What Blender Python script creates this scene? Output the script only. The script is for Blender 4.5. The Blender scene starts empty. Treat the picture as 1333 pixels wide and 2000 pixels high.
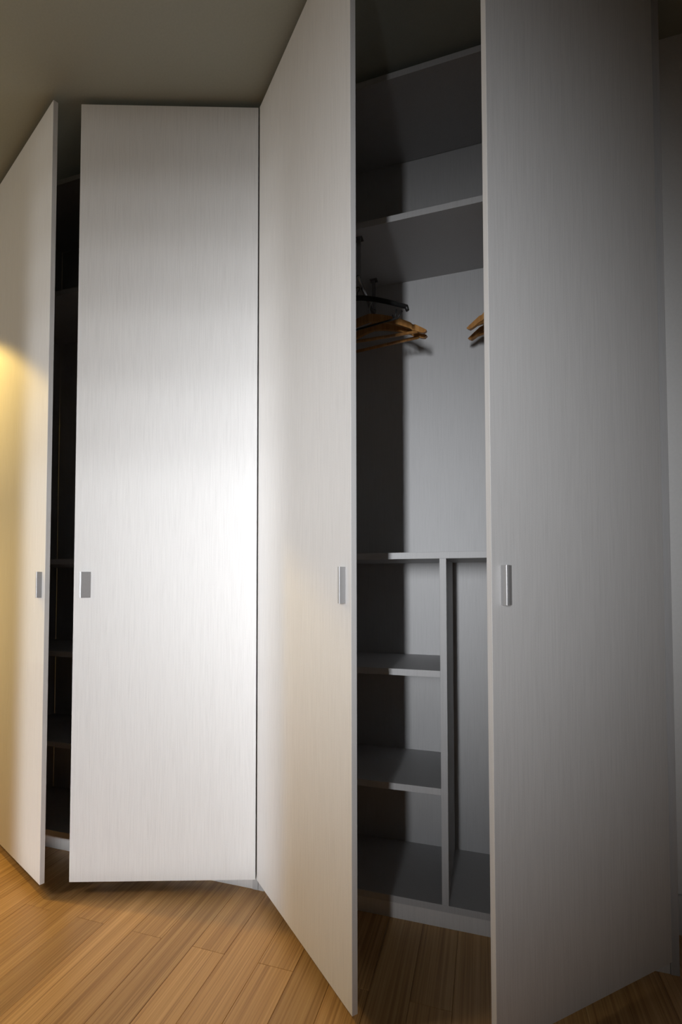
import bpy, bmesh, math, random
from mathutils import Vector, Matrix
random.seed(7)
C = bpy.context.scene
COL = C.collection
R = math.radians

# ------------------------------------------------------------------ camera
FPX, CX, CY = 964.9096, 640.4433, 1108.7102      # focal length and optical centre of the cropped photograph, in pixels
yaw, pitch, roll = 0.3057, 0.0321, -0.0005
cd = bpy.data.cameras.new('camera')
cam = bpy.data.objects.new('camera', cd); COL.objects.link(cam)
fw = Vector((-math.sin(yaw)*math.cos(pitch), math.cos(yaw)*math.cos(pitch), math.sin(pitch)))
rt = Vector((math.cos(yaw), math.sin(yaw), 0)); up = rt.cross(fw)
rt, up = rt*math.cos(roll) + up*math.sin(roll), -rt*math.sin(roll) + up*math.cos(roll)
cam.matrix_world = Matrix(((rt.x, up.x, -fw.x, .7379), (rt.y, up.y, -fw.y, -1.5541), (rt.z, up.z, -fw.z, 1.0367), (0, 0, 0, 1)))
cd.sensor_fit = 'VERTICAL'; cd.sensor_height = 36; cd.sensor_width = 24
cd.lens = FPX/2000*36
cd.shift_x = (666.5 - CX)/2000
cd.shift_y = (CY - 1000)/2000
cd.clip_start = .02
C.camera = cam

# ------------------------------------------------------------------ light and exposure
C.view_settings.view_transform = 'Standard'
C.view_settings.look = 'None'
C.view_settings.exposure = 0
C.view_settings.gamma = 1
C.view_settings.use_curve_mapping = False
w = bpy.data.worlds.new('world'); C.world = w; w.use_nodes = True
w.node_tree.nodes['Background'].inputs[0].default_value = (.6, .75, 1, 1)
w.node_tree.nodes['Background'].inputs[1].default_value = .05

def light(name, kind, loc, aim, power, color, **kw):
    d = bpy.data.lights.new(name, kind); d.energy = power; d.color = color
    for k, v in kw.items(): setattr(d, k, v)
    o = bpy.data.objects.new(name, d); COL.objects.link(o); o.location = loc
    o.rotation_euler = (Vector(aim) - Vector(loc)).to_track_quat('-Z', 'Y').to_euler()
    return o
# level daylight stand-in added behind the camera, stacked beams strongest low down
for top, pw in ((1.45, .75), (1.72, .8), (1.98, .85), (2.22, .8), (2.44, .75), (2.68, .55)):
    light('window_daylight', 'AREA', (-.367, -3.0, top/2-.2), (-.367, 0, top/2-.2), pw, (.95, .97, 1), shape='RECTANGLE', size=.98, size_y=top+.4, spread=R(5))
# light from the narrow window of the next room
light('narrow_window_light', 'AREA', (.40, -4.45, 1.42), (.40, 0, 1.28), 4.9, (.95, .97, 1), shape='RECTANGLE', size=.16, size_y=1.1, spread=R(32))
# warm fill added from the left to lift the doors and floor
light('warm_room_light', 'AREA', (-2.1, -1.7, 2.3), (-.1, -.35, .7), 10.5, (1, .90, .74), shape='RECTANGLE', size=.4, size_y=.8)
# warm downlight in the ceiling on the left
light('warm_downlight', 'SPOT', (-1.65, -.37, 2.42), (-1.65, -.37, 0), 60, (1, .66, .16), spot_size=R(113), spot_blend=.12, shadow_soft_size=.03)
light('warm_floor_lamp', 'AREA', (-1.75, -.52, 1.25), (-.95, -.15, .3), 1.5, (1, .66, .20), shape='DISK', size=.08, spread=R(110))  # low warm fill added for the foot of the leftmost door and floor

# ------------------------------------------------------------------ materials
def nmat(name):
    m = bpy.data.materials.new(name); m.use_nodes = True
    nt = m.node_tree; return m, nt, nt.nodes, nt.links, nt.nodes['Principled BSDF']
def ramp(N, stops):
    r = N.new('ShaderNodeValToRGB')
    while len(r.color_ramp.elements) < len(stops): r.color_ramp.elements.new(.5)
    for e, (p, c) in zip(r.color_ramp.elements, stops): e.position = p; e.color = (*c, 1)
    return r
def laminate(name, col, amp=.06, rough=.42, across=340, spec=.4):
    m, nt, N, L, b = nmat(name)
    tc = N.new('ShaderNodeTexCoord'); geo = N.new('ShaderNodeObjectInfo')
    mp = N.new('ShaderNodeMapping'); mp.inputs['Scale'].default_value = (across, across, 9)
    off = N.new('ShaderNodeVectorMath'); off.operation = 'ADD'
    L.new(tc.outputs['Object'], off.inputs[0]); L.new(geo.outputs['Random'], off.inputs[1])
    L.new(off.outputs[0], mp.inputs[0])
    n1 = N.new('ShaderNodeTexNoise'); n1.inputs['Scale'].default_value = 1; n1.inputs['Detail'].default_value = 3
    L.new(mp.outputs[0], n1.inputs[0])
    mp2 = N.new('ShaderNodeMapping'); mp2.inputs['Scale'].default_value = (45, 45, .5); L.new(off.outputs[0], mp2.inputs[0])
    n2 = N.new('ShaderNodeTexNoise'); n2.inputs['Scale'].default_value = 1; n2.inputs['Detail'].default_value = 2
    L.new(mp2.outputs[0], n2.inputs[0])
    n3 = N.new('ShaderNodeTexNoise'); n3.inputs['Scale'].default_value = 420; n3.inputs['Detail'].default_value = 1
    L.new(tc.outputs['Object'], n3.inputs[0])
    a = N.new('ShaderNodeMath'); a.operation = 'MULTIPLY_ADD'; a.inputs[1].default_value = .6
    L.new(n1.outputs[0], a.inputs[0])
    a2 = N.new('ShaderNodeMath'); a2.operation = 'MULTIPLY'; a2.inputs[1].default_value = .1; L.new(n2.outputs[0], a2.inputs[0])
    a3 = N.new('ShaderNodeMath'); a3.operation = 'MULTIPLY_ADD'; a3.inputs[1].default_value = .3; L.new(n3.outputs[0], a3.inputs[0])
    L.new(a2.outputs[0], a3.inputs[2]); L.new(a3.outputs[0], a.inputs[2])
    r = ramp(N, [(.32, tuple(c*(1-amp*1.6) for c in col)), (.5, col), (.68, tuple(min(1, c*(1+amp)) for c in col))])
    L.new(a.outputs[0], r.inputs[0]); L.new(r.outputs[0], b.inputs['Base Color'])
    b.inputs['Roughness'].default_value = rough
    b.inputs['Specular IOR Level'].default_value = spec
    bp = N.new('ShaderNodeBump'); bp.inputs['Strength'].default_value = .12; bp.inputs['Distance'].default_value = .0006
    L.new(a.outputs[0], bp.inputs['Height']); L.new(bp.outputs[0], b.inputs['Normal'])
    return m
def plain(name, col, rough=.6, metal=0, noise=.03, scale=300, spec=.4):
    m, nt, N, L, b = nmat(name)
    tc = N.new('ShaderNodeTexCoord')
    n = N.new('ShaderNodeTexNoise'); n.inputs['Scale'].default_value = scale; n.inputs['Detail'].default_value = 3
    L.new(tc.outputs['Object'], n.inputs[0])
    r = ramp(N, [(.3, tuple(c*(1-noise) for c in col)), (.7, tuple(min(1, c*(1+noise)) for c in col))])
    L.new(n.outputs[0], r.inputs[0]); L.new(r.outputs[0], b.inputs['Base Color'])
    b.inputs['Roughness'].default_value = rough; b.inputs['Metallic'].default_value = metal
    b.inputs['Specular IOR Level'].default_value = spec
    return m
def bamboo(name, c1, c2, c3, rough=.38, axis=1):
    """strip-built bamboo: narrow lines running along the board, tone changes from board to board"""
    m, nt, N, L, b = nmat(name)
    tc = N.new('ShaderNodeTexCoord'); oi = N.new('ShaderNodeObjectInfo')
    off = N.new('ShaderNodeVectorMath'); off.operation = 'MULTIPLY_ADD'; off.inputs[1].default_value = (1, 1, 1)
    sc = N.new('ShaderNodeMath'); sc.operation = 'MULTIPLY'; sc.inputs[1].default_value = 37; L.new(oi.outputs['Random'], sc.inputs[0])
    L.new(tc.outputs['Object'], off.inputs[0]); L.new(sc.outputs[0], off.inputs[2])
    def noise(s, det=2):
        mp = N.new('ShaderNodeMapping'); mp.inputs['Scale'].default_value = s; L.new(off.outputs[0], mp.inputs[0])
        n = N.new('ShaderNodeTexNoise'); n.inputs['Scale'].default_value = 1; n.inputs['Detail'].default_value = det
        L.new(mp.outputs[0], n.inputs[0]); return n
    a = noise((210, 1.6, 1), 2); d = noise((560, 5, 1), 2); e = noise((60, .9, 1), 1)
    s1 = N.new('ShaderNodeMath'); s1.operation = 'MULTIPLY'; s1.inputs[1].default_value = .45; L.new(a.outputs[0], s1.inputs[0])
    s2 = N.new('ShaderNodeMath'); s2.operation = 'MULTIPLY_ADD'; s2.inputs[1].default_value = .25; L.new(d.outputs[0], s2.inputs[0]); L.new(s1.outputs[0], s2.inputs[2])
    s3 = N.new('ShaderNodeMath'); s3.operation = 'MULTIPLY_ADD'; s3.inputs[1].default_value = .3; L.new(e.outputs[0], s3.inputs[0]); L.new(s2.outputs[0], s3.inputs[2])
    r = ramp(N, [(.36, c1), (.5, c2), (.62, c3)]); L.new(s3.outputs[0], r.inputs[0])
    hs = N.new('ShaderNodeHueSaturation'); L.new(r.outputs[0], hs.inputs['Color'])
    vr = N.new('ShaderNodeMapRange'); vr.inputs['To Min'].default_value = .86; vr.inputs['To Max'].default_value = 1.1
    L.new(oi.outputs['Random'], vr.inputs['Value']); L.new(vr.outputs[0], hs.inputs['Value'])
    L.new(hs.outputs[0], b.inputs['Base Color']); b.inputs['Roughness'].default_value = rough
    bp = N.new('ShaderNodeBump'); bp.inputs['Strength'].default_value = .15; bp.inputs['Distance'].default_value = .0006
    L.new(s3.outputs[0], bp.inputs['Height']); L.new(bp.outputs[0], b.inputs['Normal'])
    return m
M = dict(
    door=laminate('door_laminate', (.74, .735, .73), .05, .5, spec=.3),
    inner=laminate('carcass_laminate', (.46, .46, .465), .05, .5, across=300),
    plinth=laminate('plinth_laminate', (.66, .65, .64), .05, .45),
    metal=plain('brushed_aluminium', (.45, .45, .455), .45, .35, .05, 500),
    dark=plain('dark_gap', (.03, .02, .015), .9),
    wall=plain('wall_paint', (.70, .70, .69), .8, 0, .02, 120),
    wallr=plain('white_wall_paint', (.86, .86, .85), .8, 0, .02, 120),
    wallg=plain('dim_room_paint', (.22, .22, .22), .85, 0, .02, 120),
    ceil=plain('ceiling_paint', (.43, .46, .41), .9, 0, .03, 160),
    base=plain('skirting_paint', (.70, .70, .69), .5, 0, .02, 80),
    floor=bamboo('bamboo_board', (.40, .215, .078), (.58, .335, .13), (.69, .43, .185)),
    hwood=bamboo('hanger_wood', (.30, .13, .035), (.40, .19, .055), (.46, .24, .08), .35),
    hblack=plain('black_plastic', (.012, .012, .012), .4),
    chrome=plain('chrome_steel', (.35, .35, .36), .25, 1, .03, 300),
)

# ------------------------------------------------------------------ helpers
def tag(o, label=None, cat=None, group=None, kind=None):
    if label: o['label'] = label
    if cat: o['category'] = cat
    if group: o['group'] = group
    if kind: o['kind'] = kind
    return o
def add_box(bm, x0, x1, y0, y1, z0, z1):
    vs = [bm.verts.new((x, y, z)) for x in (x0, x1) for y in (y0, y1) for z in (z0, z1)]
    for f in ((0, 1, 3, 2), (4, 6, 7, 5), (0, 4, 5, 1), (2, 3, 7, 6), (0, 2, 6, 4), (1, 5, 7, 3)):
        bm.faces.new([vs[i] for i in f])
def finish(name, bm, mat, parent=None, bevel=0, smooth=False, seg=1):
    if bevel:
        bmesh.ops.bevel(bm, geom=list(bm.edges), offset=bevel, segments=seg, affect='EDGES', profile=.5)
    bmesh.ops.recalc_face_normals(bm, faces=bm.faces)
    me = bpy.data.meshes.new(name); bm.to_mesh(me); bm.free()
    if smooth:
        for p in me.polygons: p.use_smooth = True
    me.materials.append(mat)
    o = bpy.data.objects.new(name, me); COL.objects.link(o)
    if parent: o.parent = parent
    return o
def box(name, x, y, z, mat, parent=None, bevel=.0006):
    """a panel with its origin at its own lower corner"""
    bm = bmesh.new(); add_box(bm, 0, x[1]-x[0], 0, y[1]-y[0], 0, z[1]-z[0])
    o = finish(name, bm, mat, parent, bevel); o.location = (x[0], y[0], z[0]); return o
def empty(name, loc):
    o = bpy.data.objects.new(name, None); COL.objects.link(o); o.location = loc; o.empty_display_size = .1; return o
def tube(bm, pts, rad, n=8, flat=1.0, closed=False):
    """sweep a round (or flattened) section along a planar path in x-z"""
    rings = []
    P = [Vector(p) for p in pts]
    rads = rad if isinstance(rad, (list, tuple)) else [rad]*len(P)
    for i, p in enumerate(P):
        a = P[max(i-1, 0)]; b = P[min(i+1, len(P)-1)]
        t = (b-a).normalized(); s = Vector((0, 1, 0))
        if abs(t.dot(s)) > .9: s = Vector((1, 0, 0))
        u = t.cross(s).normalized(); s = u.cross(t).normalized()
        rings.append([bm.verts.new(p + u*math.cos(2*math.pi*k/n)*rads[i] + s*math.sin(2*math.pi*k/n)*rads[i]*flat) for k in range(n)])
    for A, B in zip(rings, rings[1:]):
        for k in range(n): bm.faces.new((A[k], A[(k+1) % n], B[(k+1) % n], B[k]))
    bm.faces.new(rings[0][::-1]); bm.faces.new(rings[-1])

# ------------------------------------------------------------------ the room
ZC = 2.745
X0, X1, YF, YB = -2.8, 2.3, -1.9, .35
WRY = .19                                        # the wall right of the wardrobe stands in front of its back
fl = box('floor', (X0, X1), (-4.7, YB+.12), (-.06, -.012), M['dark'], bevel=0); tag(fl, kind='structure')
# boards run towards the wardrobe, every second one jointed at y = -0.29
PW = .1033
def board_mesh(w_, l_):
    bm = bmesh.new(); add_box(bm, 0, w_, 0, l_, -.012, 0)
    es = [e for e in bm.edges if all(abs(v.co.z) < 1e-6 for v in e.verts)]
    bmesh.ops.bevel(bm, geom=es, offset=.0007, segments=1, affect='EDGES')
    bmesh.ops.recalc_face_normals(bm, faces=bm.faces)
    me = bpy.data.meshes.new('floorboard'); bm.to_mesh(me); bm.free(); me.materials.append(M['floor']); return me
cache = {}
k0 = int(math.floor((X0-.139)/PW)); k1 = int(math.ceil((X1-.139)/PW))
for k in range(k0, k1):
    xa = max(X0, .139 + k*PW); xb = min(X1, .139 + (k+1)*PW)
    L_ = 1.2; y = -.29 if k % 2 == 0 else -.89
    cuts = [YB+.0]
    yy = y + 2*L_
    while yy > -4.7:
        if yy < YB-.02: cuts.append(yy)
        yy -= L_
    cuts.append(-4.7)
    for ya, yb in zip(cuts[1:], cuts[:-1]):
        if yb < -2.05: ya = max(ya, -4.7)
        key = (round(xb-xa, 4), round(yb-ya, 4))
        if key not in cache: cache[key] = board_mesh(xb-xa-.0006, yb-ya-.0006)
        if yb < -2.1 and not (-.2 < xa < .6): continue
        o = bpy.data.objects.new('floorboard', cache[key]); COL.objects.link(o); o.parent = fl
        o.location = (xa-X0 - 0, ya+4.7, .048+.012 + random.uniform(-.0002, 0))
# far room floor where the boards are not laid out singly
for xa, xb in ((X0, -.2), (.6, X1)):
    o = box('floor_sheet', (xa-X0, xb-X0), (0, 2.6), (.048, .0595), M['floor'], fl, bevel=0); o['kind'] = 'stuff'
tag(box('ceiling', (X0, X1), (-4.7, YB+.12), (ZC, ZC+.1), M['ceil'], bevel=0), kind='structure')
tag(box('wall_back', (X0, 1.228), (YB, YB+.12), (0, ZC), M['wall'], bevel=0), kind='structure')
tag(box('wall_back_right', (1.228, X1), (WRY, YB+.12), (0, ZC), M['wallr'], bevel=0), kind='structure')
tag(box('wall_left', (X0-.1, X0), (-4.7, YB+.12), (0, ZC), M['wallg'], bevel=0), kind='structure')
tag(box('wall_right', (X1, X1+.1), (-4.7, YB+.12), (0, ZC), M['wallg'], bevel=0), kind='structure')
# wall behind the camera with an open doorway
OX0, OX1, OZ = -1.0, 1.1, 2.70
bm = bmesh.new()
add_box(bm, X0, OX0, YF-.1, YF, 0, ZC); add_box(bm, OX1, X1, YF-.1, YF, 0, ZC); add_box(bm, OX0, OX1, YF-.1, YF, OZ, ZC)
tag(finish('wall_front', bm, M['wallg']), kind='structure')
# far room: end wall with a wide and a narrow window
WS = ((-.86, .126, .30, 2.20), (.30, .50, .90, 2.20))
bm = bmesh.new(); xs = X0
for (wx0, wx1, wz0, wz1) in WS:
    add_box(bm, xs, wx0, -4.8, -4.7, 0, ZC); add_box(bm, wx0, wx1, -4.8, -4.7, 0, wz0); add_box(bm, wx0, wx1, -4.8, -4.7, wz1, ZC); xs = wx1
add_box(bm, xs, X1, -4.8, -4.7, 0, ZC)
tag(finish('wall_far', bm, M['wallg']), kind='structure')
for i, (wx0, wx1, wz0, wz1) in enumerate(WS):
    bm = bmesh.new()
    add_box(bm, wx0, wx0+.02, -4.78, -4.72, wz0, wz1); add_box(bm, wx1-.02, wx1, -4.78, -4.72, wz0, wz1)
    add_box(bm, wx0+.02, wx1-.02, -4.78, -4.72, wz0, wz0+.02); add_box(bm, wx0+.02, wx1-.02, -4.78, -4.72, wz1-.02, wz1)
    tag(finish('window_%d' % (i+1), bm, M['base']), kind='structure')
# skirting along the wall right of the wardrobe
bm = bmesh.new(); add_box(bm, 1.2285, X1, WRY-.012, WRY, 0, .115)
tag(finish('baseboard_back', bm, M['base'], bevel=.0015), kind='structure')
bm = bmesh.new(); add_box(bm, X0, -1.275, YB-.012, YB, 0, .115)
tag(finish('baseboard_left', bm, M['base'], bevel=.0015), kind='structure')

# ------------------------------------------------------------------ wardrobes
T, DT = .0205, .0155                             # board and door thickness
ZB, ZT = .044, 2.714
DEP = .336
SH = (1.1136, .7488, .393, 2.2087, 2.687)        # undersides of the shelves
def handle_mesh(side):
    """folded metal tab: flat plate on the door, raised fin along the free edge side, sloping down to the plate"""
    bm = bmesh.new()
    prof = [(0, 0), (0, -.016), (.0015, -.0175), (.007, -.0175), (.0085, -.0165), (.029, -.0025), (.031, -.0012), (.031, 0)]
    a = [bm.verts.new((side*x, y, 0)) for x, y in prof]; b = [bm.verts.new((side*x, y, .088)) for x, y in prof]
    n = len(prof)
    for i in range(n): bm.faces.new((a[i], a[(i+1) % n], b[(i+1) % n], b[i]))
    bm.faces.new(a); bm.faces.new(b[::-1])
    return bm
def add_door(root, hinge_x, width, angle, hand, ox):
    """hand = 1: hinge left, opens to the left; hand = -1: hinge right. Pivot on the outer hinge corner."""
    bm = bmesh.new()
    x0, x1 = (0, width) if hand == 1 else (-width, 0)
    add_box(bm, x0, x1, 0, DT, 0, ZT-ZB)
    d = finish('door', bm, M['door'], root, bevel=.0009, seg=2)
    d.location = (hinge_x-ox, -DT-.001, ZB); d.rotation_euler = (0, 0, -hand*angle)
    h = finish('handle', handle_mesh(-hand), M['metal'], d)
    h['label'] = 'small folded brushed metal tab handle'
    h.location = (hand*(width-.026), 0, .945)
    return d
def carcass(name, label, xa, xb, shelf_x, divider_x, zs5):
    r = empty(name, (xa, 0, 0)); tag(r, label, 'wardrobe', 'wardrobe units with open doors')
    def p(n, x, y, z, m=M['inner']): return box(n, (x[0]-xa, x[1]-xa), y, z, m, r)
    p('side_panel', (xa, xa+T), (0, DEP), (0, 2.707)); p('side_panel', (xb-T, xb), (0, DEP), (0, 2.707))
    p('top_panel', (xa+T, xb-T), (0, DEP), (zs5, zs5+T))
    p('bottom_panel', (xa+T, xb-T), (0, DEP), (ZB+.004, ZB+.004+T))
    p('back_panel', (xa+T, xb-T), (DEP-.0, DEP+.012), (0, zs5))
    p('plinth', (xa+T+.0008, xb-T-.0008), (.002, .018), (0, ZB+.0035), M['plinth'])
    p('shelf', (xa+T, xb-T), (0, DEP), (SH[0], SH[0]+T))
    p('shelf', (xa+T, xb-T), (0, DEP), (SH[3], SH[3]+T))
    for z in SH[1:3]: p('shelf', shelf_x, (0, DEP), (z, z+T))
    p('divider', (divider_x, divider_x+T), (0, DEP), (ZB+.004+T, SH[0]))
    if xa < -1: p('filler_panel', (XA-.22, XA-.003), (-DT-.001, -.001), (ZB, ZT), M['door'])  # added panel, blocks lamplight leaking past the door hinge
    return r
XA, XE = -1.2377, 1.222
A = carcass('wardrobe', 'left white wardrobe unit, almost closed dark slit between its doors', XA-.02, -.0005, (XA, -.63), -.63, 2.674)
B = carcass('wardrobe', 'right white wardrobe unit, wide open, showing grey shelves and hangers', .0005, XE, (.0005+T, .6085), .6085, 2.687)
d1 = add_door(A, XA, .6188, .3999, 1, XA-.02)
d2 = add_door(A, -.0024, .6188, .3267, -1, XA-.02)
d3 = add_door(B, .0024, .600, .7526, 1, .0005)
d4 = add_door(B, 1.200, .600, .7348, -1, .0005)

# pull-out hanger rails under the upper shelf
ZR = 2.068
def rail(x, label):
    bm = bmesh.new(); tube(bm, [(0, .03, 0), (0, .30, 0)], .006, 12)
    o = finish('hanger_rail', bm, M['chrome'], smooth=True); o.location = (x, 0, ZR)
    tag(o, label, 'rail', 'pull-out hanger rails')
    for y in (.045, .285):
        bm = bmesh.new(); add_box(bm, -.006, .006, y-.005, y+.005, .004, SH[3]-ZR-.001)
        add_box(bm, -.014, .014, y-.012, y+.012, SH[3]-ZR-.004, SH[3]-ZR-.0008)
        finish('bracket', bm, M['chrome'], o)
    return o
rail(.345, 'short metal rail under the top shelf carrying the left cluster of hangers')
rail(.905, 'short metal rail under the top shelf carrying the right pair of hangers')

def hook(root, mat, neck):
    rr = .0085
    pts = [(0, 0, neck)]
    pts += [(0, 0, -.026)]
    for i in range(13):
        a = math.radians(-80 + i*22)
        pts.append((0 + rr*math.cos(a), 0, rr*math.sin(a)-.0005))
    bm = bmesh.new(); tube(bm, pts, .0016, 6)
    finish('hook', bm, mat, root, smooth=True)
def hanger(name, label, group, kind, x, y, phi, tilt=0):
    r = empty(name, (x, y, ZR)); r.rotation_euler = (0, tilt, phi); tag(r, label, 'hanger', group)
    if kind == 'wood':
        hw, zt, mat = .22, -.046, M['hwood']
        for s in (-1, 1):
            # contoured shoulder arm: thick in the middle, rounded end, small notch before the tip
            n = 26; up_, lo = [], []
            for i in range(n+1):
                u = i/n; xx = s*hw*u
                top = zt - .030*u - .074*u**1.8
                th = .028 - .009*u
                if u > .86: th *= math.sqrt(max(.0, 1-((u-.86)/.14)**2))*.85+.15
                if .74 < u < .78: top -= .004
                yy = -.020*u**2
                up_.append((xx, yy, top)); lo.append((xx, yy, top-th))
            bm = bmesh.new(); F = []
            for dy in (-.0062, .0062):
                F.append(([bm.verts.new((p[0], p[1]+dy, p[2])) for p in up_], [bm.verts.new((p[0], p[1]+dy, p[2])) for p in lo]))
            (u0, l0), (u1, l1) = F
            for i in range(n):
                bm.faces.new((u0[i], u0[i+1], l0[i+1], l0[i])); bm.faces.new((u1[i], l1[i], l1[i+1], u1[i+1]))
                bm.faces.new((u0[i], u1[i], u1[i+1], u0[i+1])); bm.faces.new((l0[i], l0[i+1], l1[i+1], l1[i]))
            bm.faces.new((u0[n], u1[n], l1[n], l0[n])); bm.faces.new((u0[0], l0[0], l1[0], u1[0]))
            es = [e for e in bm.edges if len(e.link_faces) == 2 and e.calc_face_angle(0) > 1]
            bmesh.ops.bevel(bm, geom=es, offset=.002, segments=2, affect='EDGES')
            finish('arm', bm, mat, r)
        bm = bmesh.new(); tube(bm, [(-.187, -.0145, -.146), (.187, -.0145, -.146)], .0055, 10)
        finish('trouser_bar', bm, mat, r, smooth=True)
        hook(r, M['chrome'], -.052)
    else:
        hw, mat = .205, M['hblack']
        pts, rad = [], []
        for s, rng in ((-1, range(20, 0, -1)), (1, range(0, 21))):
            for i in rng:
                u = i/20; pts.append((s*hw*u, -.012*u**2, -.030 - .040*u - .050*u**1.5)); rad.append(.0095-.002*u)
        bm = bmesh.new()
        e0 = [(pts[0][0]-.006, pts[0][1], pts[0][2]-.014)]; e1 = [(pts[-1][0]+.006, pts[-1][1], pts[-1][2]-.014)]
        tube(bm, e0+pts+e1, [.006]+rad+[.006], 8, flat=.75)
        finish('arm', bm, mat, r, smooth=True)
        bm = bmesh.new()
        tube(bm, [(-.19, -.011, -.128), (-.176, -.01, -.148), (.176, -.01, -.148), (.19, -.011, -.128)], .0032, 8)
        finish('trouser_bar', bm, mat, r, smooth=True)
        for s in (-1, 1):
            bm = bmesh.new(); tube(bm, [(s*.168, -.01, -.118), (s*.166, -.01, -.138), (s*.158, -.01, -.143), (s*.154, -.01, -.133)], .0026, 6)
            finish('strap_hook', bm, mat, r, smooth=True)
        hook(r, M['hblack'], -.034)
    return r
g = 'clothes hangers on the rails of the open wardrobe'
hanger('clothes_hanger', 'black plastic clothes hanger, highest of the left cluster', g, 'black', .326, .10, R(-19), R(4))
hanger('clothes_hanger', 'wooden clothes hanger hanging directly below the black one', g, 'wood', .350, .19, R(-6), R(2.5))
hanger('clothes_hanger', 'wooden clothes hanger behind and lowest of the left cluster', g, 'wood', .352, .255, R(-13), R(2))
hanger('clothes_hanger', 'upper wooden clothes hanger beside the right door edge', g, 'wood', .905, .13, R(-22))
hanger('clothes_hanger', 'lower wooden clothes hanger beside the right door edge', g, 'wood', .905, .20, R(-24))
